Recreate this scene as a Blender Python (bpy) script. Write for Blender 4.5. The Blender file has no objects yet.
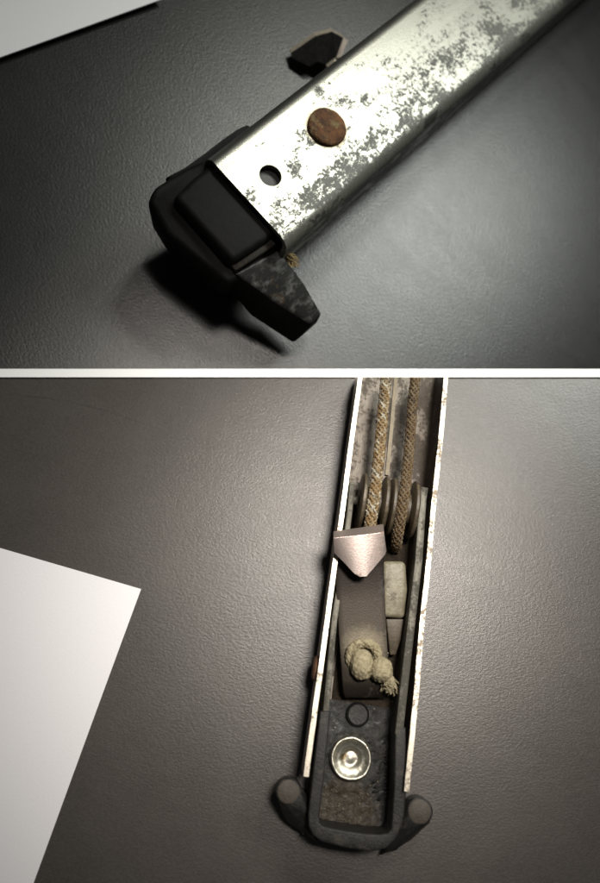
import bpy, bmesh, math, random
from mathutils import Vector, Matrix, noise

random.seed(7)
sc = bpy.context.scene
COL = sc.collection

# ------------------------------------------------------------------ camera
F = 700.0            # focal length in photograph pixels (600 x 883)
CAM = Vector((0, 0, 7))
cd = bpy.data.cameras.new("camera")
cam = bpy.data.objects.new("camera", cd)
COL.objects.link(cam)
cam.location = CAM
cd.sensor_fit = 'VERTICAL'
cd.sensor_height = 24
cd.lens = 24 * F / 883.0
cd.clip_start = 0.05
cd.clip_end = 300
cd.dof.use_dof = True
cd.dof.focus_distance = 6.0
cd.dof.aperture_fstop = 0.26
cd.dof.aperture_fstop = 0.22
sc.camera = cam

# ------------------------------------------------------------------ world and lamps
world = bpy.data.worlds.new("World")
sc.world = world
world.use_nodes = True
wn = world.node_tree
wn.nodes["Background"].inputs[0].default_value = (0.95, 0.97, 1.0, 1)
wn.nodes["Background"].inputs[1].default_value = 0.04

def lamp(name, pos, target, size, power, color, spread=180):
    l = bpy.data.lights.new(name, 'AREA')
    l.shape = 'RECTANGLE'
    l.size, l.size_y = size
    l.energy = power
    l.color = color
    l.spread = math.radians(spread)      # added beam narrowing that localises each lamp's light
    o = bpy.data.objects.new(name, l)
    COL.objects.link(o)
    o.location = pos
    o.rotation_euler = (Vector(target) - Vector(pos)).to_track_quat('-Z', 'Y').to_euler()
    return o

LAMP_A = lamp("ceiling_lamp", (6.2, 12.7, 9.9), (0.0, 1.2, 0), (2.4, 2.4), 165, (1.0, 0.99, 0.90), 70)
LAMP_C = lamp("ceiling_lamp", (10.0, 9.8, 8.6), (1.4, 2.0, -0.6), (3.6, 2.8), 140, (0.97, 1.0, 0.94), 50)
LAMP_B = lamp("ceiling_lamp", (3.4, 5.9, 14.2), (0.4, -1.6, 0), (3.0, 2.2), 90, (1.0, 0.92, 0.835), 27)

sc.view_settings.view_transform = 'Standard'
sc.view_settings.look = 'None'
sc.view_settings.exposure = 0
sc.view_settings.gamma = 1
sc.cycles.use_denoising = True
sc.cycles.max_bounces = 6

# ------------------------------------------------------------------ frames
def ray(px, py):
    return Vector(((px - 300) / F, (441.5 - py) / F, -1.0))

def at_depth(px, py, d):
    return CAM + ray(px, py) * d

class Frame:
    """x across, y along (receding), z off the desk"""
    def __init__(self, u, w, origin, scale=1.0):
        self.y = Vector(u).normalized()
        wv = Vector(w)
        self.x = (wv - self.y * wv.dot(self.y)).normalized()
        self.z = self.x.cross(self.y).normalized()
        self.o = Vector(origin)
        self.s = scale
        m = (Matrix((self.x, self.y, self.z)).transposed() * scale).to_4x4()
        m.translation = self.o
        self.m = m
        self.mi = m.inverted()
    def loc(self, px, py, h=0.0):
        r = ray(px, py)
        o = self.o + self.z * h * self.s
        t = (o - CAM).dot(self.z) / r.dot(self.z)
        return self.mi @ (CAM + r * t)

# lower balance (open side up)
HB = 0.58
WB = 1.07
ub = Vector((347, 2181, -700))
wb = Vector((2181, -347, 0))
fb = Frame(ub, wb, (0, 0, 0))
SB = 0.75            # the lower balance stands nearer to the camera and is the smaller one
rim_mid = at_depth(356.5, 784, 7.0 * SB)
FB = Frame(ub, wb, rim_mid - fb.z * HB * SB, SB)

# upper balance (closed side up), raised at its near end
HT = 0.582
ut = Vector((2.0335, 2.0695, -1)).normalized()
wt = Vector((0.73, -0.68, -0.095))
ft = Frame(ut, wt, (0, 0, 0))
c1 = at_depth(248.9, 200.65, 6.3)
FT = Frame(ut, wt, c1 - ft.z * HT)           # origin: near end, level of the wall bottoms
WT = 1.092
GAP = 0.60                                    # near end stands this far above the desk
a = math.radians(2.4)
ud = (FT.y * math.cos(a) + FT.z * math.sin(a))
FD = Frame(ud, FT.x, FT.o - FT.z * GAP)       # upper desk plane

# ------------------------------------------------------------------ helpers
def empty(name, frame, label, cat, group=None):
    o = bpy.data.objects.new(name, None)
    o.empty_display_size = 0.2
    COL.objects.link(o)
    o.matrix_world = frame.m
    o['label'] = label
    o['category'] = cat
    if group: o['group'] = group
    return o

def link(name, bm, mats, parent=None, smooth=False, frame=None, angle=None):
    me = bpy.data.meshes.new(name)
    bmesh.ops.recalc_face_normals(bm, faces=bm.faces)
    bm.to_mesh(me); bm.free()
    if not isinstance(mats, (list, tuple)): mats = [mats]
    for m in mats: me.materials.append(m)
    if smooth:
        for p in me.polygons: p.use_smooth = True
        if angle is not None:
            try: me.set_sharp_from_angle(angle=math.radians(angle))
            except Exception: pass
    o = bpy.data.objects.new(name, me)
    COL.objects.link(o)
    if parent: o.parent = parent
    if frame: o.matrix_world = frame.m
    return o

def bevel(bm, w, seg=2, ang=30):
    bmesh.ops.recalc_face_normals(bm, faces=bm.faces)
    bm.normal_update()
    es = [e for e in bm.edges if len(e.link_faces) == 2 and e.calc_face_angle(0) > math.radians(ang)]
    bmesh.ops.bevel(bm, geom=es, offset=w, segments=seg, profile=0.5, affect='EDGES', clamp_overlap=True)

def prism(bm, lower, upper, mat=0):
    """closed solid between two loops of equal length (3-D points)"""
    n = len(lower)
    a = [bm.verts.new(p) for p in lower]
    b = [bm.verts.new(p) for p in upper]
    fs = [bm.faces.new(a), bm.faces.new(b)]
    for i in range(n):
        fs.append(bm.faces.new((a[i], a[(i + 1) % n], b[(i + 1) % n], b[i])))
    for f in fs: f.material_index = mat
    return fs

def box(bm, x0, x1, y0, y1, z0, z1):
    lo = [(x0, y0, z0), (x1, y0, z0), (x1, y1, z0), (x0, y1, z0)]
    up = [(x, y, z1) for x, y, z in lo]
    prism(bm, lo, up)

def lathe(bm, prof, c=(0, 0, 0), n=48, rot=None, wob=0.0, seed=0):
    """prof: (r, z) from axis to axis or open; rot maps z axis"""
    M = Matrix.Translation(c) @ (rot.to_4x4() if rot else Matrix.Identity(4))
    rings = []
    for r, z in prof:
        if r < 1e-6:
            rings.append([bm.verts.new(M @ Vector((0, 0, z)))])
        else:
            ring = []
            for i in range(n):
                t = 2 * math.pi * i / n
                rr = r * (1 + wob * noise.noise((math.cos(t) * 2 + seed, math.sin(t) * 2, r * 3 + z * 5)))
                ring.append(bm.verts.new(M @ Vector((rr * math.cos(t), rr * math.sin(t), z))))
            rings.append(ring)
    for a, b in zip(rings, rings[1:]):
        if len(a) == 1 and len(b) == 1: continue
        for i in range(n):
            j = (i + 1) % n
            if len(a) == 1: bm.faces.new((a[0], b[i], b[j]))
            elif len(b) == 1: bm.faces.new((a[i], a[j], b[0]))
            else: bm.faces.new((a[i], a[j], b[j], b[i]))

def catmull(pts, n):
    P = [Vector(p) for p in pts]
    P = [P[0] * 2 - P[1]] + P + [P[-1] * 2 - P[-2]]
    out = []
    segs = len(P) - 3
    for i in range(n):
        t = i / (n - 1) * segs
        k = min(int(t), segs - 1); f = t - k
        a, b, c, d = P[k:k + 4]
        out.append(0.5 * ((2 * b) + (c - a) * f + (2 * a - 5 * b + 4 * c - d) * f * f + (3 * b - a - 3 * c + d) * f ** 3))
    return out

def frames_along(path):
    up = Vector((0, 0, 1)); res = []
    prev = None
    for i, p in enumerate(path):
        q = path[min(i + 1, len(path) - 1)]; o = path[max(i - 1, 0)]
        t = (q - o).normalized()
        s = up if prev is None else prev
        s = s - t * s.dot(t)
        if s.length < 1e-4: s = t.orthogonal()
        s.normalize(); prev = s
        res.append((p, s, t.cross(s)))
    return res

def tube(bm, path, R, n=8, mat=0, cap=True):
    fr = frames_along(path); rings = []
    for k, (p, s, b) in enumerate(fr):
        r = R(k / (len(fr) - 1)) if callable(R) else R
        rings.append([bm.verts.new(p + (s * math.cos(2 * math.pi * i / n) + b * math.sin(2 * math.pi * i / n)) * r) for i in range(n)])
    for a, b in zip(rings, rings[1:]):
        for i in range(n):
            f = bm.faces.new((a[i], a[(i + 1) % n], b[(i + 1) % n], b[i])); f.material_index = mat
    if cap:
        for r in (rings[0], rings[-1]):
            f = bm.faces.new(r); f.material_index = mat

def braid(bm, path, R, strands=8, pitch=0.42, rs=0.3, mats=(0, 1), jit=0.0):
    """braided cord: crossing strands that pass over and under each other"""
    fr = frames_along(path)
    L = [0.0]
    for a, b in zip(path, path[1:]): L.append(L[-1] + (b - a).length)
    half = strands // 2
    for d in (1, -1):
        for k in range(half):
            pts = []
            ph = 2 * math.pi * k / half
            for (p, s, b), l in zip(fr, L):
                th = ph + d * 2 * math.pi * l / pitch
                over = math.cos(half * 2 * math.pi * l / pitch + (0 if d == 1 else math.pi))
                rr = R() if callable(R) else R
                r = rr * (0.80 + 0.14 * over)
                q = p + (s * math.cos(th) + b * math.sin(th)) * r
                if jit: q += Vector((random.uniform(-jit, jit), random.uniform(-jit, jit), random.uniform(-jit, jit)))
                pts.append(q)
            tube(bm, pts, R * rs, 6, mats[0] if (k % 2 == 0) else mats[1])
    tube(bm, path, R * 0.72, 10, mats[0])

def cut_plane(bm, frame):
    """trim at the sight line behind the white strip"""
    m = frame.mi
    co = m @ CAM
    no = (m.to_3x3() @ Vector((0, F, -(-441.5 + 373) * -1))).normalized()
    p1 = m @ at_depth(0, 377.3, 7); p2 = m @ at_depth(600, 377.3, 7)
    no = (p1 - co).cross(p2 - co).normalized()
    up = m.to_3x3() @ Vector((0, 1, 0))
    if no.dot(up) < 0: no = -no
    geom = bm.verts[:] + bm.edges[:] + bm.faces[:]
    r = bmesh.ops.bisect_plane(bm, geom=geom, plane_co=co, plane_no=no, clear_outer=True)
    es = [e for e in r['geom_cut'] if isinstance(e, bmesh.types.BMEdge)]
    try: bmesh.ops.contextual_create(bm, geom=es) if False else bmesh.ops.holes_fill(bm, edges=es, sides=0)
    except Exception: pass

# ------------------------------------------------------------------ materials
class Mat:
    def __init__(self, name):
        self.m = bpy.data.materials.new(name); self.m.use_nodes = True
        self.t = self.m.node_tree; self.n = self.t.nodes
        self.b = self.n["Principled BSDF"]
        self.tc = self.n.new('ShaderNodeTexCoord')
    def l(self, a, b): self.t.links.new(a, b)
    def mapping(self, scale=(1, 1, 1), rot=(0, 0, 0), loc=(0, 0, 0)):
        k = self.n.new('ShaderNodeMapping')
        k.inputs['Scale'].default_value = scale; k.inputs['Rotation'].default_value = rot; k.inputs['Location'].default_value = loc
        self.l(self.tc.outputs['Object'], k.inputs['Vector']); return k.outputs[0]
    def noise(self, scale, detail=4, rough=.55, vec=None, dist=0):
        k = self.n.new('ShaderNodeTexNoise')
        k.inputs['Scale'].default_value = scale; k.inputs['Detail'].default_value = detail
        k.inputs['Roughness'].default_value = rough; k.inputs['Distortion'].default_value = dist
        self.l(vec or self.tc.outputs['Object'], k.inputs['Vector']); return k.outputs['Fac']
    def voro(self, scale, vec=None, feat='F1'):
        k = self.n.new('ShaderNodeTexVoronoi'); k.feature = feat
        k.inputs['Scale'].default_value = scale
        self.l(vec or self.tc.outputs['Object'], k.inputs['Vector']); return k.outputs['Distance']
    def ramp(self, fac, stops, interp='LINEAR'):
        k = self.n.new('ShaderNodeValToRGB'); k.color_ramp.interpolation = interp
        e = k.color_ramp.elements
        while len(e) < len(stops): e.new(0.5)
        for s, (p, c) in zip(e, stops):
            s.position = p; s.color = (c, c, c, 1) if isinstance(c, (int, float)) else (*c, 1)
        self.l(fac, k.inputs[0]); return k.outputs[0]
    def math(self, op, a, b=None, clamp=False):
        k = self.n.new('ShaderNodeMath'); k.operation = op; k.use_clamp = clamp
        for i, v in enumerate((a, b)):
            if v is None: continue
            if isinstance(v, (int, float)): k.inputs[i].default_value = v
            else: self.l(v, k.inputs[i])
        return k.outputs[0]
    def mix(self, fac, a, b, mode='MIX'):
        k = self.n.new('ShaderNodeMix'); k.data_type = 'RGBA'; k.blend_type = mode
        if isinstance(fac, (int, float)): k.inputs[0].default_value = fac
        else: self.l(fac, k.inputs[0])
        for i, v in ((6, a), (7, b)):
            if isinstance(v, tuple): k.inputs[i].default_value = (*v, 1)
            else: self.l(v, k.inputs[i])
        return k.outputs[2]
    def sep(self, vec=None):
        k = self.n.new('ShaderNodeSeparateXYZ'); self.l(vec or self.tc.outputs['Object'], k.inputs[0]); return k.outputs
    def set(self, **kw):
        names = dict(color='Base Color', rough='Roughness', metal='Metallic', spec='Specular IOR Level')
        for k, v in kw.items():
            s = self.b.inputs[names[k]]
            if isinstance(v, tuple): s.default_value = (*v, 1)
            elif isinstance(v, (int, float)): s.default_value = v
            else: self.l(v, s)
    def bump(self, h, strength=.3, dist=.01, normal=None):
        k = self.n.new('ShaderNodeBump'); k.inputs['Strength'].default_value = strength; k.inputs['Distance'].default_value = dist
        self.l(h, k.inputs['Height'])
        if normal is not None: self.l(normal, k.inputs['Normal'])
        return k.outputs[0]
    def nrm(self, o): self.l(o, self.b.inputs['Normal'])

def desk_mat(name, c0, c1, rough, scale, strength, rot=0.0, scratch=False):
    k = Mat(name)
    v = k.mapping(scale=(1.0, 1.5, 1.0), rot=(0, 0, rot))
    p = k.noise(scale, 3, .55, v, .15)
    q = k.noise(scale * 2.6, 3, .6, v, .3)
    big = k.noise(.9, 4, .6)
    col = k.mix(k.ramp(p, [(.35, 0.), (.7, 1.)]), c0, c1)
    col = k.mix(k.ramp(big, [(.35, 0.), (.75, .35)]), col, tuple(x * 1.35 for x in c1))
    smear = k.ramp(k.noise(1.7, 6, .7, k.mapping(scale=(1, 2.2, 1), rot=(0, 0, .5)), .8), [(.35, 0.), (.7, .05)])
    spk = k.noise(70, 2, .5)
    col = k.mix(k.ramp(spk, [(.74, 0.), (.78, .5)]), col, (.16, .155, .14))
    if scratch:
        s = k.sep()
        cx, cy, R = scratch
        dx = k.math('SUBTRACT', s[0], cx); dy = k.math('SUBTRACT', s[1], cy)
        d = k.math('SQRT', k.math('ADD', k.math('MULTIPLY', dx, dx), k.math('MULTIPLY', dy, dy)))
        e = k.math('ABSOLUTE', k.math('SUBTRACT', d, R))
        line = k.ramp(e, [(0., 1.), (.012, 0.)])
        line = k.math('MULTIPLY', line, k.ramp(k.noise(1.3, 3), [(.42, 0.), (.55, .55)]))
        col = k.mix(line, col, tuple(x * .45 for x in c0))
    k.set(color=col, rough=k.math('ADD', smear, k.ramp(q, [(.3, rough - .07), (.7, rough + .05)])), spec=.5)
    h = k.math('ADD', k.math('MULTIPLY', p, 1.0), k.math('MULTIPLY', q, .45))
    k.nrm(k.bump(h, strength, .02))
    return k.m

M_DESK_T = desk_mat("upper_desk_laminate", (.011, .0115, .011), (.017, .0175, .017), .32, 33, .17, rot=.6)
M_DESK_B = desk_mat("lower_desk_laminate", (.046, .041, .037), (.062, .055, .049), .33, 34, .15, rot=-.3, scratch=(-4.2, -1.2, 4.9))

def paper_mat(name, c):
    k = Mat(name)
    f = k.noise(60, 4, .7)
    k.set(color=k.mix(k.ramp(f, [(.3, 0.), (.7, 1.)]), tuple(x * .97 for x in c), c), rough=.75, spec=.2)
    k.nrm(k.bump(k.noise(40, 4), .12, .01))
    return k.m
M_PAPER_T = paper_mat("printer_paper", (.80, .80, .82))
M_PAPER_B = paper_mat("printer_paper_warm", (.84, .825, .85))
k = Mat("white_card"); k.set(color=(.93, .93, .93), rough=.6, spec=.2); M_WHITE = k.m

def zinc_mat(name, base, base2, corr, amount, axis_bias, rough=.36, metal=1.0, grain=True):
    """worn plated steel with grey corrosion blotches; axis_bias=(x0,x1) adds more wear across"""
    k = Mat(name)
    s = k.sep()
    fine = k.noise(24, 9, .82, None, .1)
    mid = k.noise(3.4, 6, .7, k.mapping(scale=(1.25, .8, 1), loc=(.6, .2, 0)))
    bias = k.n.new('ShaderNodeMapRange'); bias.inputs[1].default_value = axis_bias[0]; bias.inputs[2].default_value = axis_bias[1]
    bias.inputs[3].default_value = -.09; bias.inputs[4].default_value = .085
    k.l(s[0], bias.inputs[0])
    t = k.math('ADD', k.math('ADD', k.math('MULTIPLY', fine, .50), k.math('MULTIPLY', mid, .52)), bias.outputs[0])
    patch = k.ramp(t, [(amount, 0.), (amount + .035, .85)])
    edge = k.ramp(t, [(amount - .06, 0.), (amount, .25)])
    tiny = k.ramp(k.noise(48, 5, .75), [(.62, 0.), (.70, .55)])
    str_ = k.noise(30, 5, .7, k.mapping(scale=(4.5, .12, 4.5)))
    col = k.mix(k.ramp(str_, [(.3, 0.), (.7, 1.)]), base, base2)
    col = k.mix(edge, col, tuple(x * .55 for x in base))
    col = k.mix(tiny, col, tuple(x * 1.6 for x in corr))
    cc = k.mix(k.ramp(k.noise(30, 5, .75), [(.35, 0.), (.7, 1.)]), corr, tuple(x * 2.6 for x in corr))
    col = k.mix(patch, col, cc)
    k.set(color=col, metal=k.math('SUBTRACT', metal, k.math('MULTIPLY', patch, 1.1), True),
          rough=k.math('ADD', k.math('MULTIPLY', patch, .25), k.ramp(str_, [(.3, rough - .04), (.7, rough + .1)])))
    b = k.bump(k.math('SUBTRACT', k.noise(70, 3), k.math('MULTIPLY', patch, .8)), .12, .012)
    if grain: b = k.bump(str_, .06, .01, b)
    k.nrm(b)
    return k.m

M_ZINC = zinc_mat("worn_zinc_plate", (.35, .35, .305), (.265, .265, .235), (.022, .023, .018), .525, (-.75, .75), rough=.34)
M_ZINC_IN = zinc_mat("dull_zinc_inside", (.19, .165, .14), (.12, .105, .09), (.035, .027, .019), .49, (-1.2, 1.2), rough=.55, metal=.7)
M_EDGE = zinc_mat("bright_sheared_edge", (.60, .56, .48), (.46, .42, .35), (.12, .09, .06), .535, (-3, 3), rough=.42, grain=False)
M_PLATE = zinc_mat("pitted_bracket_zinc", (.15, .14, .115), (.10, .096, .078), (.02, .018, .013), .49, (-2, 2), rough=.55, metal=.5, grain=False)
M_HOOK = zinc_mat("brown_steel", (.034, .027, .022), (.024, .019, .016), (.013, .009, .007), .56, (-2, 2), rough=.42, metal=.7, grain=False)
M_FLAP = zinc_mat("rosy_steel", (.60, .51, .47), (.48, .40, .37), (.12, .08, .065), .56, (-2, 2), rough=.40, metal=.9)

def speck(name, c0, c1, rough=.6, metal=0.0, scale=20, bs=.4, bd=.01, c2=None, spec=.5):
    k = Mat(name)
    f = k.noise(scale, 6, .7)
    col = k.mix(k.ramp(f, [(.35, 0.), (.65, 1.)]), c0, c1)
    if c2:
        g = k.noise(scale * .55, 5, .7, k.mapping(loc=(3, 1, 2)))
        col = k.mix(k.ramp(g, [(.56, 0.), (.64, 1.)]), col, c2)
    k.set(color=col, rough=rough, metal=metal, spec=spec)
    k.nrm(k.bump(k.noise(scale * 2, 5, .7), bs, bd))
    return k.m

M_RUST = speck("rusty_rivet", (.04, .016, .007), (.17, .068, .018), .75, .15, 11, 1.0, .02, c2=(.17, .12, .05))
M_RUST2 = speck("dark_rust", (.09, .05, .03), (.17, .08, .035), .85, 0, 24, .7, .012)
M_BLACK = speck("black_plastic", (.0025, .0025, .0025), (.005, .005, .0048), .6, 0, 14, .25, .01, spec=.10)
M_BLACK_B = speck("dusty_black_plastic", (.009, .0088, .0085), (.019, .018, .0168), .45, 0, 18, .5, .012, c2=(.034, .029, .024), spec=.3)
M_SHADE_GRIME = speck("shaded_brown_grime", (.016, .012, .008), (.035, .026, .017), .7, 0, 16, .9, .02, c2=(.06, .045, .03), spec=.2)  # dark grime brown, with the shade inside the housing put into the colour
M_TIP = speck("worn_plastic_tip", (.036, .030, .023), (.058, .048, .037), .6, 0, 24, .5, .01)
def scuff_mat():
    k = Mat("scuffed_black_plastic")
    f = k.noise(9, 6, .75, k.mapping(scale=(1.2, .7, 1), rot=(0, 0, .5)))
    col = k.mix(k.ramp(f, [(.50, 0.), (.74, 1.)]), (.010, .010, .0095), (.12, .12, .115))
    g = k.noise(4, 4, .7, k.mapping(loc=(5, 5, 0)))
    col = k.mix(k.ramp(g, [(.55, 0.), (.68, .6)]), col, (.09, .06, .03))
    k.set(color=col, rough=.5, spec=.3); k.nrm(k.bump(f, .35, .02)); return k.m
M_SCUFF = scuff_mat()
M_CAVITY = speck("inner_boss_grey", (.045, .045, .044), (.065, .065, .062), .6, .2, 10)
M_NYLON = speck("aged_nylon", (.13, .115, .075), (.21, .19, .135), .45, 0, 9, .4, .015, c2=(.08, .062, .038))
M_PULLEY = speck("brown_pulley", (.045, .034, .021), (.085, .066, .042), .40, 0, 14, .5, .012, c2=(.13, .10, .06))
def cord_mat(name, clean, stain, dark, thr):
    k = Mat(name)
    f = k.noise(30, 5, .7)
    g = k.noise(7, 5, .7, k.mapping(scale=(1.6, 1, 1)))
    col = k.mix(k.ramp(f, [(.35, 0.), (.65, 1.)]), tuple(x * .75 for x in clean), clean)
    col = k.mix(k.ramp(g, [(thr, 0.), (thr + .1, .9)]), col, stain)
    col = k.mix(k.ramp(k.noise(11, 5, .7, k.mapping(loc=(4, 2, 2))), [(.54, 0.), (.64, .85)]), col, dark)
    k.set(color=col, rough=.85); k.nrm(k.bump(k.noise(60, 4), .4, .006)); return k.m
M_CORD = cord_mat("cream_cord", (.40, .375, .30), (.18, .11, .04), (.06, .045, .03), .44)
M_CORD2 = cord_mat("rust_stained_cord", (.26, .21, .125), (.16, .095, .035), (.05, .035, .02), .42)
M_CORD_D = cord_mat("dirty_cord", (.15, .115, .07), (.10, .065, .03), (.035, .026, .017), .44)
M_CORD_D2 = cord_mat("brown_cord", (.12, .08, .04), (.08, .048, .02), (.025, .018, .012), .44)
M_KNOT = speck("grubby_knot_cord", (.19, .16, .095), (.32, .28, .18), .8, 0, 16, .5, .012, c2=(.13, .10, .055))
M_FIBRE = speck("tan_fibre", (.30, .22, .10), (.42, .32, .17), .9, 0, 20)
M_EYE = speck("bright_eyelet", (.56, .545, .47), (.36, .345, .285), .40, 1.0, 10, .4, .012, c2=(.22, .17, .10))

def ring_stain(m, c, r0, r1, color, amt, scale=18, wob_=.1):
    t = m.node_tree; N = t.nodes; b = N["Principled BSDF"]
    src = b.inputs['Base Color'].links[0].from_socket
    tc = N.new('ShaderNodeTexCoord'); vm = N.new('ShaderNodeVectorMath'); vm.operation = 'DISTANCE'
    t.links.new(tc.outputs['Object'], vm.inputs[0]); vm.inputs[1].default_value = c
    nz = N.new('ShaderNodeTexNoise'); nz.inputs['Scale'].default_value = scale; nz.inputs['Detail'].default_value = 7; nz.inputs['Roughness'].default_value = .8
    t.links.new(tc.outputs['Object'], nz.inputs['Vector'])
    ad = N.new('ShaderNodeMath'); ad.operation = 'MULTIPLY_ADD'; t.links.new(nz.outputs['Fac'], ad.inputs[0]); ad.inputs[1].default_value = wob_ * 2
    t.links.new(vm.outputs['Value'], ad.inputs[2])
    mr = N.new('ShaderNodeMapRange'); t.links.new(ad.outputs[0], mr.inputs[0])
    mr.inputs[1].default_value = r0 + wob_; mr.inputs[2].default_value = r1 + wob_; mr.inputs[3].default_value = amt; mr.inputs[4].default_value = 0
    mx = N.new('ShaderNodeMix'); mx.data_type = 'RGBA'; t.links.new(mr.outputs[0], mx.inputs[0]); t.links.new(src, mx.inputs[6])
    mx.inputs[7].default_value = (*color, 1); t.links.new(mx.outputs[2], b.inputs['Base Color'])
ring_stain(M_HOOK, FB.loc(364, 650, .34), .14, .30, (.24, .21, .15), .6, 26, .12)
ring_stain(M_HOOK, FB.loc(364, 650, .34), .28, .75, (.11, .095, .07), .25, 34, .30)
ring_stain(M_ZINC, FT.loc(326.5, 128, HT), .19, .245, (.10, .07, .035), .8, 24, .05)
ring_stain(M_ZINC, FT.loc(270.5, 175.5, HT), .105, .13, (.10, .10, .085), .7, 30, .03)

# ------------------------------------------------------------------ desks, strip, paper
def desk(name, frame, corners, mat, thick=1.2, z=0.0):
    bm = bmesh.new()
    P = [frame.loc(px, py, z) for px, py in corners]
    lo = []
    for (px, py), p in zip(corners, P):
        q = frame.mi @ (frame.m @ p + ray(px, py).normalized() * thick)
        lo.append(q)
    prism(bm, lo, P)
    o = link(name, bm, mat, frame=frame)
    o['kind'] = 'structure'
    return o

up_desk = desk("desk_surface", FD, [(-500, 369.0), (1150, 369.0), (1150, -300), (-500, -300)], M_DESK_T)
up_desk['label'] = "dark grey pebbled desk top under the upper metal balance"
lo_desk = desk("desk_surface", FB, [(-500, 1400), (1150, 1400), (1150, 373.2), (-500, 373.2)], M_DESK_B, z=-.07)
lo_desk['label'] = "brownish grey pebbled desk top under the open lower balance"

# plain white strip lying over the open channel, between the two desks
bm = bmesh.new()
A = [CAM + (FB.m @ FB.loc(x, y, -.062) - CAM) for x, y in ((-420, 377.2), (1050, 377.2), (1050, 368.8), (-420, 368.8))]
Bq = [CAM + (p - CAM) * (1 - .002) for p in A]
prism(bm, A, Bq)
st = link("white_strip", bm, M_WHITE)
st['label'] = "plain white strip running straight across between the two desk tops"
st['category'] = "strip"

def paper(name, frame, corners, mat, label, lift=.035, thick=.012, nu=18, nv=18):
    bm = bmesh.new()
    P = [frame.loc(px, py, lift) for px, py in corners]
    g = []
    for s in (0, 1):
        rows = []
        for i in range(nu + 1):
            row = []
            for j in range(nv + 1):
                a_, b_ = i / nu, j / nv
                p = (P[0] * (1 - a_) + P[1] * a_) * (1 - b_) + (P[3] * (1 - a_) + P[2] * a_) * b_
                p = p + Vector((0, 0, .02 * noise.noise((a_ * 2, b_ * 2, 3)) - s * thick))
                row.append(bm.verts.new(p))
            rows.append(row)
        g.append(rows)
        for i in range(nu):
            for j in range(nv):
                bm.faces.new((rows[i][j], rows[i + 1][j], rows[i + 1][j + 1], rows[i][j + 1]))
    def side(seq0, seq1):
        for i in range(len(seq0) - 1):
            bm.faces.new((seq0[i], seq0[i + 1], seq1[i + 1], seq1[i]))
    side(g[0][0], g[1][0]); side(g[0][-1], g[1][-1])
    side([r[0] for r in g[0]], [r[0] for r in g[1]]); side([r[-1] for r in g[0]], [r[-1] for r in g[1]])
    o = link(name, bm, mat, smooth=True, frame=frame, angle=40)
    o['label'] = label; o['category'] = "paper"; o['group'] = "sheets of white paper on the desks"
    return o

paper("paper_sheet", FD, [(-420, 207), (162, -1), (60, -220), (-520, -60)], M_PAPER_T,
      "white paper sheet whose lower edge crosses the top left corner of the upper desk", lift=.085)
paper("paper_sheet", FB, [(141, 589), (-330, 452), (-520, 1150), (-68, 1160)], M_PAPER_B,
      "large white paper sheet with one sharp corner, left of the open lower balance", lift=-.040)

# ------------------------------------------------------------------ upper balance
GROUP = "metal window sash balances on the desks"
T1 = empty("sash_balance", FT, "corroded metal sash balance lying closed face up with a rusty rivet and black end shoe", "sash balance", GROUP)

def u_profile(W, H, t, r, n=6):
    """outline of an inverted U (closed at top), in x,z"""
    out = [(-W / 2, 0)]
    for i in range(n + 1):
        a_ = math.pi - (math.pi / 2) * i / n
        out.append((-W / 2 + r + r * math.cos(a_), H - r + r * math.sin(a_)))
    for i in range(n + 1):
        a_ = math.pi / 2 - (math.pi / 2) * i / n
        out.append((W / 2 - r + r * math.cos(a_), H - r + r * math.sin(a_)))
    out.append((W / 2, 0))
    ri = max(r - t, .01)
    inn = [(W / 2 - t, 0)]
    for i in range(n + 1):
        a_ = (math.pi / 2) * i / n
        inn.append((W / 2 - t - ri + ri * math.cos(a_), H - t - ri + ri * math.sin(a_)))
    for i in range(n + 1):
        a_ = math.pi / 2 + (math.pi / 2) * i / n
        inn.append((-W / 2 + t + ri + ri * math.cos(a_), H - t - ri + ri * math.sin(a_)))
    inn.append((-W / 2 + t, 0))
    return out, inn

def boolean(o, cutters):
    for c in cutters:
        m = o.modifiers.new("b", 'BOOLEAN'); m.operation = 'DIFFERENCE'; m.object = c; m.solver = 'EXACT'
    dg = bpy.context.evaluated_depsgraph_get()
    me = bpy.data.meshes.new_from_object(o.evaluated_get(dg))
    o.modifiers.clear(); o.data = me
    for c in cutters: bpy.data.objects.remove(c)

def u_extrude(bm, prof, ys, jit=0.0, skew=0.0):
    out, inn = prof
    loop = out + inn
    n = len(loop); rings = []
    for k_, y in enumerate(ys):
        ring = []
        for (x, z) in loop:
            yy = y
            if k_ == 0: yy += skew * x + jit * noise.noise((x * 6, z * 6, 1.3))
            ring.append(bm.verts.new((x, yy, z)))
        rings.append(ring)
    for a_, b_ in zip(rings, rings[1:]):
        for i in range(n):
            bm.faces.new((a_[i], a_[(i + 1) % n], b_[(i + 1) % n], b_[i]))
    no = len(out)
    for r in (rings[0], rings[-1]):
        for i in range(no - 1):
            bm.faces.new((r[i], r[i + 1], r[n - 2 - i], r[n - 1 - i]))

bm = bmesh.new()
u_extrude(bm, u_profile(WT, HT, .05, .13), [0, 14], jit=.03, skew=-.02)
ch = link("channel", bm, M_ZINC, T1, smooth=True, angle=35)
hole_c = FT.loc(270.5, 175.5, HT)
bmc = bmesh.new()
lathe(bmc, [(0, -.2), (.105, -.2), (.105, .2), (0, .2)], c=hole_c, n=40)
cut = link("cut", bmc, M_ZINC, T1)
bpy.context.view_layer.update()
boolean(ch, [cut])
for p in ch.data.polygons: p.use_smooth = True
ch.data.set_sharp_from_angle(angle=math.radians(35))
ch['label'] = "zinc plated channel blotched with grey corrosion"

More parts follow.
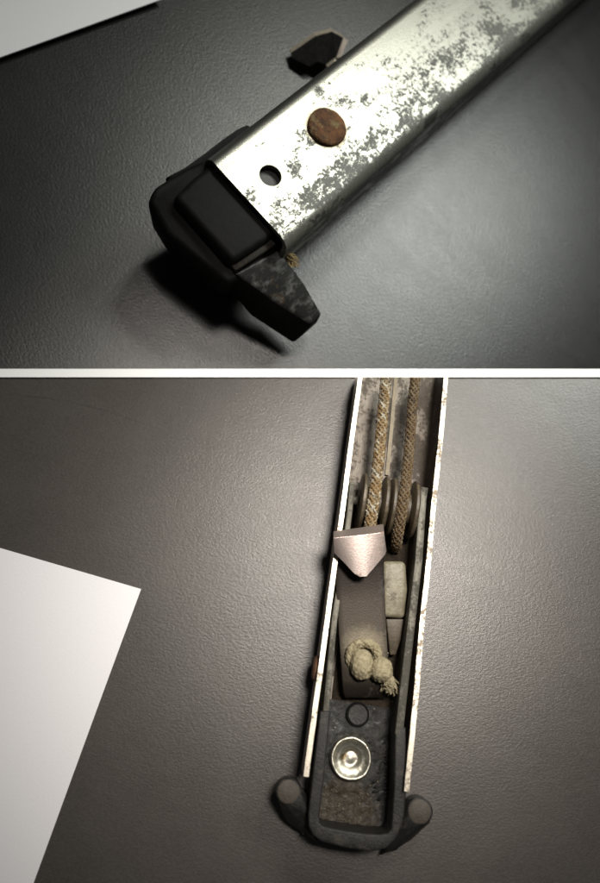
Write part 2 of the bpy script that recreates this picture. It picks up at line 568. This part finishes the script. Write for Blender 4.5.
# rivet: flat flush rusty head
bm = bmesh.new()
rc = FT.loc(326.5, 128, HT)
lathe(bm, [(0, -.1), (.17, -.1), (.196, .006), (.192, .024), (.178, .038), (.14, .046), (.10, .049), (.06, .049), (.03, .048), (0, .046)], c=rc, n=48, wob=.05, seed=2)
for v in bm.verts:
    if v.co.z > HT + .015: v.co.z += .012 * noise.noise(v.co * 13)
link("rivet", bm, M_RUST, T1, smooth=True, angle=50)
# boss seen through the hole
bm = bmesh.new()
lathe(bm, [(0, .36), (.16, .36), (.16, .48), (.14, .50), (0, .50)], c=(hole_c.x + .01, hole_c.y + .01, 0), n=32)
link("inner_boss", bm, M_CAVITY, T1, smooth=True, angle=40)

# black end shoe: lower body, raised block, ledge, prongs
def PX(fr, pts): return [fr.loc(*p) for p in pts]
shoe = None
bm = bmesh.new()
outl = [(204, 158), (186, 166), (153, 186), (146, 203), (166, 236), (226, 286), (250, 272), (284, 249)]
hs = [.43, .43, .41, .36, .33, .32, .36, .42]
up = [FT.loc(x, y, h) for (x, y), h in zip(outl, hs)]
lo = [Vector((p.x * .94, p.y * .90 + .02, -.16)) for p in up]
for arr in (up, lo):                     # the back runs on inside the channel
    arr[0].x = -WT / 2 + .07; arr[0].y = .5
    arr[-1].x = WT / 2 - .07; arr[-1].y = .5
prism(bm, lo, up)
bevel(bm, .07, 5, 14)
for v in bm.verts: v.co += Vector([.012 * noise.noise(v.co * 4 + Vector((q_ * 9, 0, 0))) for q_ in range(3)])
shoe = link("end_shoe", bm, M_BLACK, T1, smooth=True, angle=40)
bm = bmesh.new()
blk = [(212, 164), (272, 236), (233, 262), (173, 197), (194, 176)]
up = [FT.loc(x, y, .505) for x, y in blk]
up[0].y = .25; up[1].y = .25; up.insert(2, FT.loc(268, 240, .505))
lo = [Vector((p.x, p.y - .01, .30)) for p in up]
prism(bm, lo, up)
bevel(bm, .06, 5, 20)
for v in bm.verts: v.co.z += .012 * noise.noise(v.co * 5)
link("shoe_block", bm, M_BLACK, shoe, smooth=True, angle=40)
# ledge ridge
bm = bmesh.new()
q = [FT.loc(x, y, h) for x, y, h in [(229, 263, .40), (270, 237, .44), (277, 244, .44), (236, 271, .40)]]
prism(bm, [p - Vector((0, 0, .1)) for p in q], q); bevel(bm, .02, 2)
link("ledge", bm, speck("grimy_plastic", (.009, .0075, .006), (.02, .016, .011), .6, 0, 16, .5, .01, spec=.15), shoe, smooth=True, angle=40)
# near prong: splays outward and down to the desk
bm = bmesh.new()
up = [FT.loc(*p) for p in [(234, 274, .36), (279, 249, .38), (303, 281, .22), (322, 314, .05), (312, 324, .02), (268, 297, .20)]]
lo = [FT.loc(*p) for p in [(222, 282, -.05), (262, 270, -.12), (292, 300, -.24), (318, 322, -.22), (293, 344, -.28), (250, 316, -.18)]]
prism(bm, lo, up)
bevel(bm, .030, 4, 14)
ob = link("prong", bm, [M_BLACK, M_SCUFF], shoe, smooth=True, angle=35)
for p in ob.data.polygons:
    if p.normal.z > .55: p.material_index = 1
# far prong, showing as a low dark ridge beyond the channel
bm = bmesh.new()
up = [FT.loc(*p) for p in [(164, 177.5, .30), (184, 167, .30), (205, 152, .28), (221, 139.5, .26), (236, 129, .24), (246, 124, .22), (258, 128, .2), (225, 155, .2), (190, 185, .2)]]
lo = [Vector((p.x + .10, p.y, 0)) for p in up]
prism(bm, lo, up); bevel(bm, .02, 2, 30)
link("prong", bm, M_BLACK, shoe, smooth=True, angle=40)
# frayed fibres by the channel corner
bm = bmesh.new()
for i in range(46):
    s = FT.loc(random.uniform(280, 290), random.uniform(249, 256), random.uniform(.15, .3))
    e = FT.loc(random.uniform(284, 300), random.uniform(256, 268), random.uniform(.0, .2))
    mid = (s + e) / 2 + Vector([random.uniform(-.03, .03) for _ in range(3)])
    tube(bm, catmull([s, mid, e], 6), .0055, 4, cap=False)
link("frayed_fibres", bm, M_FIBRE, T1)['kind'] = 'stuff'

# steel hook clip sticking out beyond the far side
bm = bmesh.new()
def plate(bm, pts, off):
    a_ = [FT.loc(*p) for p in pts]
    fs = prism(bm, [p + off for p in a_], a_, 1)
    fs[1].material_index = 0
off = Vector((-.046, .022, -.012))
hp = [(291.3, 52.5, -0.40), (315.5, 36, -0.32), (317.5, 61.5, -0.33), (309.5, 66.5, -0.37), (293, 58.5, -0.40)]
hp2 = [(315.5, 36, -0.32), (332, 31.5, -0.29), (344, 38, -0.26), (337, 56, -0.26), (352, 72, -0.25), (336, 80, -0.25), (326, 64.5, -0.31), (317.5, 61.5, -0.33)]
for pts in (hp, hp2):
    plate(bm, pts, off)
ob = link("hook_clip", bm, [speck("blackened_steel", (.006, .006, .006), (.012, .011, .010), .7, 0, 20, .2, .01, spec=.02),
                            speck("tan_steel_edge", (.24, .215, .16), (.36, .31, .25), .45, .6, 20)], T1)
# bright strip on the right edge of the clip
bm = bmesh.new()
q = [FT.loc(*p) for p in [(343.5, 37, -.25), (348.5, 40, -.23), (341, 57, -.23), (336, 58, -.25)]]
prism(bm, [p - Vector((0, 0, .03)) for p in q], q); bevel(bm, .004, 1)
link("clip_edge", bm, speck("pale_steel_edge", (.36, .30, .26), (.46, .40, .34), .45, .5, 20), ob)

# ------------------------------------------------------------------ lower balance
T2 = empty("sash_balance", FB, "sash balance lying open side up showing cords, pulleys, hook and knot", "sash balance", GROUP)
H = HB
def B(px, py, h): return FB.loc(px, py, h)
yl = B(308, 777, H).y; yr = B(409.5, 792, H).y
yend = 9.0

# channel: floor + two walls, with bright sheared rims
bm = bmesh.new()
t = .052; r = .10
segs = 40
def wob(side, y): return .012 * noise.noise((side * 5, y * .9, 2)) + .004 * noise.noise((side * 3, y * 5, 7))
prof = [(-WB / 2, H), (-WB / 2, r)] + [(-WB / 2 + r - r * math.cos(a_), r - r * math.sin(a_)) for a_ in (math.pi / 8, math.pi / 4, 3 * math.pi / 8, math.pi / 2)]
prof += [(-x, z) for x, z in reversed(prof)]
ri = r - t
inn = [(WB / 2 - t, H), (WB / 2 - t, r)] + [(WB / 2 - t - ri + ri * math.cos(a_), r - ri * math.sin(a_)) for a_ in (math.pi / 8, math.pi / 4, 3 * math.pi / 8, math.pi / 2)]
inn += [(-x, z) for x, z in reversed(inn)]
loop = prof + inn
n = len(loop); no = len(prof)
rings = []
for k_ in range(segs + 1):
    f_ = k_ / segs
    ring = []
    for i, (x, z) in enumerate(loop):
        y0 = yl + (yr - yl) * ((x + WB / 2) / WB)
        y = y0 + (5.2 - y0) * f_
        side = -1 if x < 0 else 1
        xx = x + (wob(side, y) * (z / H) if abs(x) > .4 else 0)
        ring.append(bm.verts.new((xx, y, z + (.003 * noise.noise((side, y * 7, 0)) if z == H else 0))))
    rings.append(ring)
for a_, b_ in zip(rings, rings[1:]):
    for i in range(n):
        f = bm.faces.new((a_[i], a_[(i + 1) % n], b_[(i + 1) % n], b_[i]))
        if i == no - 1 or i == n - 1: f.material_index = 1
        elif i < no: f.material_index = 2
for rg in (rings[0], rings[-1]):
    for i in range(no - 1):
        f = bm.faces.new((rg[i], rg[i + 1], rg[n - 2 - i], rg[n - 1 - i])); f.material_index = 1
cut_plane(bm, FB)
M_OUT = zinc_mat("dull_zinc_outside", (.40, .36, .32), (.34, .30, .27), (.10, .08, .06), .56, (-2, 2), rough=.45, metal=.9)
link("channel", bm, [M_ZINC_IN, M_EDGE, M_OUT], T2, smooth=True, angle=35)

# bare steel rail along the floor between the cords
for x0, x1 in ((None, None),):
    pass

# pulley housing side plates
def side_plate(pts, w, z0, z1, round_top=True, name="side_plate"):
    """pts: pixel centre line of the plate's upper edge"""
    bm = bmesh.new()
    P = [B(px, py, z1(k_)) for k_, (px, py) in enumerate(pts)]
    rings = []
    for k_, p in enumerate(P):
        rings.append([bm.verts.new((p.x - w / 2, p.y, z0)), bm.verts.new((p.x + w / 2, p.y, z0)),
                      bm.verts.new((p.x + w / 2, p.y, p.z)), bm.verts.new((p.x - w / 2, p.y, p.z))])
    for a_, b_ in zip(rings, rings[1:]):
        for i in range(4): bm.faces.new((a_[i], a_[(i + 1) % 4], b_[(i + 1) % 4], b_[i]))
    bm.faces.new(rings[0]); bm.faces.new(rings[-1])
    bevel(bm, .012, 2, 40)
    return link(name, bm, M_PLATE, T2, smooth=True, angle=40)
side_plate([(352.5, 482), (350, 510), (343.5, 560), (334.5, 620), (328, 690), (325, 722)], .065, .05, lambda k_: .44 if k_ else .40)
side_plate([(425, 487), (423, 500), (419, 560), (412, 620), (404, 690), (399, 735)], .085, .05, lambda k_: .50 if k_ else .47)

# floor web of the housing, coloured dark for the shade under hook and knot
bm = bmesh.new()
q = [B(*p) for p in [(354, 500, .06), (421, 500, .06), (398, 735, .06), (328, 735, .06)]]
prism(bm, q, [p + Vector((0, 0, .03)) for p in q])
link("housing_floor", bm, M_SHADE_GRIME, T2)

# axle and pulleys
RX = Matrix.Rotation(math.radians(90), 3, 'Y')
ayp = B(385, 506, .30).y
def xat(px, py, h): return B(px, py, h).x
def pulley(xc, half, name="pulley"):
    bm = bmesh.new()
    R = .335
    prof_ = [(0, -half), (R - .03, -half), (R, -half + .018), (R, -half + .045), (R - .02, -half + .06), (R - .15, -half + .08),
             (R - .15, half - .08), (R - .02, half - .06), (R, half - .045), (R, half - .018), (R - .03, half), (0, half)]
    lathe(bm, prof_, c=(xc, ayp, .325), n=56, rot=RX)
    return link(name, bm, M_PULLEY, T2, smooth=True, angle=35)
xA = xat(375, 500, .55); xB = xat(405, 505, .55)
pulley(xA, .160); pulley(xB, .160)
bm = bmesh.new()
lathe(bm, [(0, -.42), (.05, -.42), (.05, .42), (0, .42)], c=((xA + xB) / 2, ayp, .335), n=20, rot=RX)
link("axle", bm, M_PLATE, T2, smooth=True, angle=40)

# cords
def cord(pts, R, mats, name="cord", rs=.27, pitch=.30):
    path = catmull([B(*p) for p in pts], 150)
    bm = bmesh.new()
    braid(bm, path, R, 12, pitch * 1.25, rs * .8, (0, 1), .003)
    cut_plane(bm, FB)
    return link(name, bm, mats, T2, smooth=True)
cord([(388.5, 360, .50), (384, 400, .50), (380.5, 440, .52), (376.5, 480, .555), (373, 505, .575), (370, 525, .54), (367, 545, .40), (366, 552, .20)], .065, [M_CORD, M_CORD2])
cord([(417.5, 360, .44), (413, 400, .44), (410, 440, .46), (406.5, 478, .545), (403, 503, .57), (400, 522, .53), (397, 540, .38), (396, 548, .15)], .060, [M_CORD_D, M_CORD_D2])
# flat translucent band beside the left cord
bm = bmesh.new()
P = catmull([B(*p) for p in [(397.5, 360, .40), (394, 400, .40), (390.5, 440, .40), (387, 475, .36)]], 20)
for w_ in (0, .028):
    pass
rings = [[bm.verts.new(p + Vector((dx, 0, dz))) for dx, dz in ((-.022, -.06), (.022, -.06), (.022, 0), (-.022, 0))] for p in P]
for a_, b_ in zip(rings, rings[1:]):
    for i in range(4): bm.faces.new((a_[i], a_[(i + 1) % 4], b_[(i + 1) % 4], b_[i]))
bm.faces.new(rings[0]); bm.faces.new(rings[-1])
cut_plane(bm, FB)
link("guide_band", bm, speck("amber_band", (.11, .085, .045), (.17, .135, .075), .5, 0, 10), T2)

# hook: long plate with a bent up and folded pointed tip
def shell(bm, rows, th):
    """rows of points -> surface thickened along its normal"""
    nr, nc = len(rows), len(rows[0])
    def nrm(i, j):
        a_ = rows[min(i + 1, nr - 1)][j] - rows[max(i - 1, 0)][j]
        b_ = rows[i][min(j + 1, nc - 1)] - rows[i][max(j - 1, 0)]
        v = a_.cross(b_)
        if v.length < 1e-9: return Vector((0, 0, 1))
        return v.normalized()
    top = [[bm.verts.new(rows[i][j]) for j in range(nc)] for i in range(nr)]
    bot = [[bm.verts.new(rows[i][j] - nrm(i, j) * th) for j in range(nc)] for i in range(nr)]
    for g_ in (top, bot):
        for i in range(nr - 1):
            for j in range(nc - 1): bm.faces.new((g_[i][j], g_[i + 1][j], g_[i + 1][j + 1], g_[i][j + 1]))
    for i in range(nr - 1):
        for j in (0, nc - 1): bm.faces.new((top[i][j], top[i + 1][j], bot[i + 1][j], bot[i][j]))
    for j in range(nc - 1):
        for i in (0, nr - 1): bm.faces.new((top[i][j], top[i][j + 1], bot[i][j + 1], bot[i][j]))

def lerp(a_, b_, f_): return a_ + (b_ - a_) * f_
bm = bmesh.new()
stations = [((345, 695), (387, 695), .20), ((343, 690), (389, 690), .27), ((342, 680), (389, 680), .31), ((339, 640), (386.5, 640), .35), ((336.5, 600), (384.5, 600), .40),
            ((334.5, 570), (383.5, 568), .45), ((333.5, 552), (383.5, 550), .52), ((333.3, 542), (383.5, 538), .62)]
rows = []
for (a_, b_, h) in stations:
    pa, pb = B(*a_, h), B(*b_, h)
    rows.append([lerp(pa, pb, j / 8) for j in range(9)])
shell(bm, rows, .04)
bevel(bm, .008, 2, 50)
hook = link("hook", bm, M_HOOK, T2, smooth=True, angle=40)

bm = bmesh.new()
def flap_rows():
    top = [(333.5, 537.5), (384, 531.5)]
    rows = []
    # back roll of the bend
    lay = [(-.5, .66), (-.2, .72), (0.0, .755), (.04, .775), (.10, .785)]
    L0, R0 = Vector((333.5, 537.0)), Vector((384.0, 531.0))
    L1, R1 = Vector((333.8, 553)), Vector((386, 551))
    for f_, h in lay:
        a2 = L0.lerp(L1, f_ * .7); b2 = R0.lerp(R1, f_ * .7)
        rows.append([B(*(a2.lerp(b2, j / 24)), h) for j in range(25)])
    def outline_low(s):
        # lower edge of the folded tip, s from 0 to 1 left to right
        pts = [(0, (334, 553)), (.20, (343.5, 562)), (.40, (354, 573.5)), (.50, (360, 576.8)), (.62, (366.5, 576.5)), (.72, (371.5, 571)), (.86, (379.5, 561.5)), (.97, (386, 553.5)), (1, (386.5, 551))]
        for (s0, p0), (s1, p1) in zip(pts, pts[1:]):
            if s <= s1 + 1e-9:
                return Vector(p0).lerp(Vector(p1), (s - s0) / (s1 - s0))
    base = [L0.lerp(L1, .07).lerp(R0.lerp(R1, .07), j / 24) for j in range(25)]
    for g_ in (.25, .5, .75, 1.0):
        rows.append([B(*(base[j].lerp(outline_low(j / 24), g_)), .785 - .09 * g_) for j in range(25)])
    return rows
shell(bm, flap_rows(), .038)
bevel(bm, .007, 2, 50)
link("hook_tip", bm, M_FLAP, hook, smooth=True, angle=14)

# aged nylon block beside the hook
bm = bmesh.new()
up = [B(*p) for p in [(382, 561, .41), (406, 561, .41), (408, 590, .38), (405, 619, .34), (382, 617, .34)]]
lo = [Vector((p.x, p.y + (.02), .09)) for p in up]
prism(bm, lo, up); bevel(bm, .055, 5, 20)
link("nylon_block", bm, M_NYLON, T2, smooth=True, angle=45)
bm = bmesh.new()
up = [B(*p) for p in [(386, 619, .32), (404, 619, .32), (401, 640, .27), (396, 655, .24), (390, 655, .24)]]
lo = [Vector((p.x, p.y, .09)) for p in up]
prism(bm, lo, up); bevel(bm, .015, 2, 25)
link("nylon_wedge", bm, speck("brown_nylon", (.05, .04, .027), (.09, .072, .05), .5, 0, 12, .4, .01), T2, smooth=True, angle=45)

# knot in the cord, coming up through the hook plate
bm = bmesh.new()
def fat(pts, R, tw):
    path = catmull([B(*p) for p in pts], 90)
    Rf = lambda q_: R * (1 - .10 * abs(2 * q_ - 1) ** 3)
    tube(bm, path, lambda q_: Rf(q_) * .97, 20)
    braid(bm, path, R * .99, 14, tw, .20, (0, 0), .002)
fat([(353, 667, .34), (350, 660, .40), (351, 651, .43), (356.5, 645, .44), (365, 643, .44), (373, 646, .43), (377.5, 653, .41), (377, 660, .36)], .048, .5)
def lump(c, rx, ry, rz, rot, turns=9):
    r0 = len(bm.verts)
    d = bmesh.ops.create_uvsphere(bm, u_segments=64, v_segments=44, radius=1.0)
    R_ = Matrix.Rotation(rot, 3, 'Z')
    for v in d['verts']:
        n_ = v.co.normalized()
        th = math.atan2(n_.z, n_.x); y_ = n_.y
        rel = .075 * abs(math.sin(turns * .5 * th + 7 * y_)) * abs(math.sin(turns * .5 * th - 7 * y_)) ** .5
        k_ = 1 + rel + .10 * noise.noise(n_ * 1.6 + Vector(c) * 3) + .04 * noise.noise(n_ * 7)
        v.co = Vector(c) + R_ @ Vector((n_.x * rx * k_, n_.y * ry * k_, n_.z * rz * k_))
lump(B(361.5, 664, .44), .122, .158, .12, .3)
lump(B(381, 670, .44), .122, .128, .12, .7)
lump(B(371, 667, .40), .08, .07, .07, 0)
fat([(385, 674, .44), (389, 680, .44), (390.5, 685, .40), (388, 690, .36)], .058, .5)
knot = link("knot", bm, M_KNOT, T2, smooth=True)
bm = bmesh.new()
for i in range(50):
    s = B(random.uniform(384, 395), random.uniform(678, 688), random.uniform(.34, .46))
    e = s + Vector((random.uniform(-.07, .07), random.uniform(-.09, -.01), random.uniform(-.08, .05)))
    mid = (s + e) / 2 + Vector([random.uniform(-.03, .03) for _ in range(3)])
    tube(bm, catmull([s, mid, e], 6), .0065, 4, cap=False)
link("frayed_end", bm, M_KNOT, knot)['kind'] = 'stuff'
# dusty ring on the plate around the knot hole
bm = bmesh.new()
for i in range(420):
    a_ = random.uniform(0, 2 * math.pi); rr = .14 + abs(random.gauss(0, .055))
    c = B(364, 652, .345)
    p = c + Vector((math.cos(a_) * rr, math.sin(a_) * rr * .95, 0))
    hh = .335 + (p.y - c.y) * .12
    s_ = random.uniform(.006, .014)
    bmesh.ops.create_icosphere(bm, subdivisions=1, radius=s_, matrix=Matrix.Translation((p.x, p.y, hh + .012)))
link("dust_crumbs", bm, speck("pale_dust", (.34, .31, .24), (.46, .42, .33), .9), hook)['kind'] = 'stuff'

# end shoe
HS = .50
bm = bmesh.new()
outer = [(320, 711), (313, 770), (308, 815), (308.5, 826), (313, 836), (322, 842.5), (345, 848.5), (371, 852), (386, 849), (396, 840), (402.5, 826), (404.5, 815), (406.5, 790), (406, 727)]
inner = [(330.5, 711), (325, 770), (319.5, 815), (320, 822), (322.5, 825.5), (328, 827.5), (345, 830.5), (366, 833.5), (380, 834.5), (387, 834), (391, 829.5), (392, 820), (394, 790), (395.5, 727)]
O = [B(x, y, HS) for x, y in outer]; I = [B(x, y, HS) for x, y in inner]
vo = [bm.verts.new(p) for p in O]; vi = [bm.verts.new(p) for p in I]
vol = [bm.verts.new((p.x * .97, p.y + (.03 if 2 < k_ < 11 else 0), .03)) for k_, p in enumerate(O)]
vil = [bm.verts.new((p.x, p.y, .03)) for p in I]
m_ = len(O)
for i in range(m_ - 1):
    bm.faces.new((vo[i], vo[i + 1], vi[i + 1], vi[i]))
    bm.faces.new((vol[i], vol[i + 1], vo[i + 1], vo[i]))
    bm.faces.new((vi[i], vi[i + 1], vil[i + 1], vil[i]))
    bm.faces.new((vol[i], vol[i + 1], vil[i + 1], vil[i]))
for i in (0, m_ - 1): bm.faces.new((vo[i], vi[i], vil[i], vol[i]))
bevel(bm, .018, 3, 35)
for v in bm.verts: v.co += Vector([.004 * noise.noise(v.co * 9 + Vector((i * 9, 0, 0))) for i in range(3)])
shoe2 = link("end_shoe", bm, M_BLACK_B, T2, smooth=True, angle=40)
# shoe floor with uneven grime
bm = bmesh.new()
nx, ny = 50, 70
y0, y1 = B(355, 842, .1).y, B(355, 703, .13).y
grid = []
xl, xr = -WB / 2 + .10, WB / 2 - .10
for j in range(ny + 1):
    row = []
    for i in range(nx + 1):
        x = xl + (xr - xl) * i / nx; y = y0 + (y1 - y0) * j / ny
        z = .13 + .02 * noise.noise((x * 4, y * 4, 1)) + .008 * noise.noise((x * 14, y * 14, 4))
        e = B(351, 758, .13); dd = math.hypot(x - e.x, y - e.y)
        z += .018 * math.exp(-((dd - .29) / .05) ** 2)
        row.append(bm.verts.new((x, y, z)))
    grid.append(row)
for j in range(ny):
    for i in range(nx): bm.faces.new((grid[j][i], grid[j][i + 1], grid[j + 1][i + 1], grid[j + 1][i]))
def floor_mat():
    k = Mat("shoe_floor_plastic")
    s = k.sep()
    c = B(345, 812, .13)
    dx = k.math('SUBTRACT', s[0], c.x); dy = k.math('SUBTRACT', s[1], c.y)
    d_ = k.math('SQRT', k.math('ADD', k.math('MULTIPLY', dx, dx), k.math('MULTIPLY', dy, dy)))
    g = k.math('ADD', d_, k.math('MULTIPLY', k.math('SUBTRACT', k.noise(6, 5, .7), .5), .35))
    gr = k.ramp(g, [(.30, 1.), (.38, 0.)])
    f = k.noise(20, 6, .75)
    base = k.mix(k.ramp(f, [(.4, 0.), (.7, 1.)]), (.011, .011, .0105), (.030, .028, .025))
    br = k.mix(k.ramp(k.noise(14, 6, .75), [(.35, 0.), (.68, 1.)]), (.016, .012, .0075), (.048, .035, .021))
    col = k.mix(gr, base, br)
    sp = k.ramp(k.noise(33, 3, .6), [(.68, 0.), (.73, .8)])
    col = k.mix(sp, col, (.30, .27, .21))
    k.set(color=col, rough=k.ramp(f, [(.3, .30), (.7, .55)]))
    k.nrm(k.bump(k.noise(11, 6, .7, None, 1.2), .7, .03)); return k.m
link("shoe_floor", bm, floor_mat(), shoe2, smooth=True)
# wrinkled moulding ribs right of the eyelet
bm = bmesh.new()
for i in range(9):
    y_ = 742 + i * 7
    y_ += random.uniform(-3, 3); p0 = B(376 + random.uniform(-4, 3), y_ + random.uniform(1, 8), .125); p1 = B(382, y_ - random.uniform(-1, 4), .145); p2 = B(387, y_ - 4 + random.uniform(-4, 3), .15)
    tube(bm, catmull([p0, p1, p2], 8), lambda q_: .012 + .004 * math.sin(q_ * 9), 6)
link("moulding_ribs", bm, M_BLACK_B, shoe2, smooth=True)
# small round boss
bm = bmesh.new()
lathe(bm, [(0, -.05), (.112, -.05), (.112, .02), (.10, .035), (.02, .033), (0, .033)], c=B(357.5, 714.5, .15), n=36)
link("boss", bm, M_BLACK_B, shoe2, smooth=True, angle=30)
bm = bmesh.new()
lathe(bm, [(.112, .0), (.116, .010), (.124, .010), (.129, 0)], c=B(357.5, 714.5, .15), n=36)
link("boss_groove", bm, M_BLACK, shoe2, smooth=True)
# eyelet rivet
bm = bmesh.new()
lathe(bm, [(.225, -.06), (.223, .010), (.213, .026), (.200, .030), (.187, .022), (.175, .008), (.155, -.004), (.13, -.012), (.108, -.018), (.096, -.030), (.085, -.044), (.06, -.046), (.03, -.038), (0, -.034)], c=B(351, 758.5, .185), n=64, wob=.035, seed=5)
for v in bm.verts: v.co.z += .004 * noise.noise(v.co * 22)
link("eyelet", bm, M_EYE, T2, smooth=True)

# ears at the shoe corners: tapered prongs rising outward to a flat worn tip
def ear(tip, rt, foot):
    bm = bmesh.new()
    N = 28
    for dz, rr in ((0, rt - .012), (-.012, rt), (-.16, rt * .99), (-.30, rt * .80)):
        for i in range(N):
            t_ = 2 * math.pi * i / N
            bm.verts.new(tip + Vector((rr * math.cos(t_), rr * math.sin(t_), dz)))
    for p in foot: bm.verts.new(B(*p))
    res = bmesh.ops.convex_hull(bm, input=bm.verts[:])
    junk = [v for v in set(res['geom_interior'] + res['geom_unused']) if isinstance(v, bmesh.types.BMVert)]
    bmesh.ops.delete(bm, geom=junk, context='VERTS')
    bmesh.ops.subdivide_edges(bm, edges=[e for e in bm.edges if e.calc_length() > .12], cuts=2, use_grid_fill=True)
    bmesh.ops.triangulate(bm, faces=bm.faces[:])
    for v in bm.verts: v.co += Vector([.010 * noise.noise(v.co * 6 + Vector((i * 9, 0, 0))) for i in range(3)])
    return link("ear", bm, M_BLACK_B, shoe2, smooth=True, angle=42)
def tipdisc(c, r_):
    bm = bmesh.new()
    lathe(bm, [(0, 0), (r_, 0), (r_, .008), (r_ - .01, .014), (0, .016)], c=c, n=32, wob=.04)
    link("ear_tip", bm, M_TIP, shoe2, smooth=True, angle=50)
hE = .40
tl, tr = B(288.5, 791.5, hE), B(419.5, 811.5, hE)
ear(tl, .130, [(309, 800, .30), (309, 800, .05), (287, 822, .12), (303, 832, .14), (303, 832, .03), (316, 840, .20), (318, 843, .03), (309, 815, .36)]); tipdisc(tl, .112)
ear(tr, .134, [(405, 800, .30), (405, 800, .05), (429, 824, .10), (411, 840, .12), (396, 850, .14), (384, 853, .16), (380, 855, .03), (404, 815, .36)]); tipdisc(tr, .114)

# crumbs of grit caught in the channel and the shoe
bm = bmesh.new()
for i in range(120):
    px, py = random.choice(((random.uniform(362, 432), random.uniform(380, 470)), (random.uniform(322, 388), random.uniform(770, 828)), (random.uniform(388, 404), random.uniform(640, 715))))
    p = B(px, py, .06 if py < 700 else .15)
    s_ = random.uniform(.004, .011)
    if abs(p.x) > WB / 2 - .09: continue
    bmesh.ops.create_icosphere(bm, subdivisions=1, radius=s_, matrix=Matrix.Translation(p) @ Matrix.Diagonal((1, random.uniform(.6, 1.4), .6, 1)))
link("grit", bm, speck("grit", (.07, .055, .035), (.15, .125, .085), .9), T2)['kind'] = 'stuff'

# rusty rivet end on the outside of the left wall
bm = bmesh.new()
RY = Matrix.Rotation(math.radians(-90), 3, 'Y')
pr = B(314, 668, .42)
lathe(bm, [(0, -.02), (.13, -.02), (.13, .025), (.10, .045), (0, .05)], c=(-WB / 2, pr.y, .36), n=28, rot=RY, wob=.08)
link("rivet", bm, M_RUST2, T2, smooth=True, angle=50)
# pale nick on the right inner wall
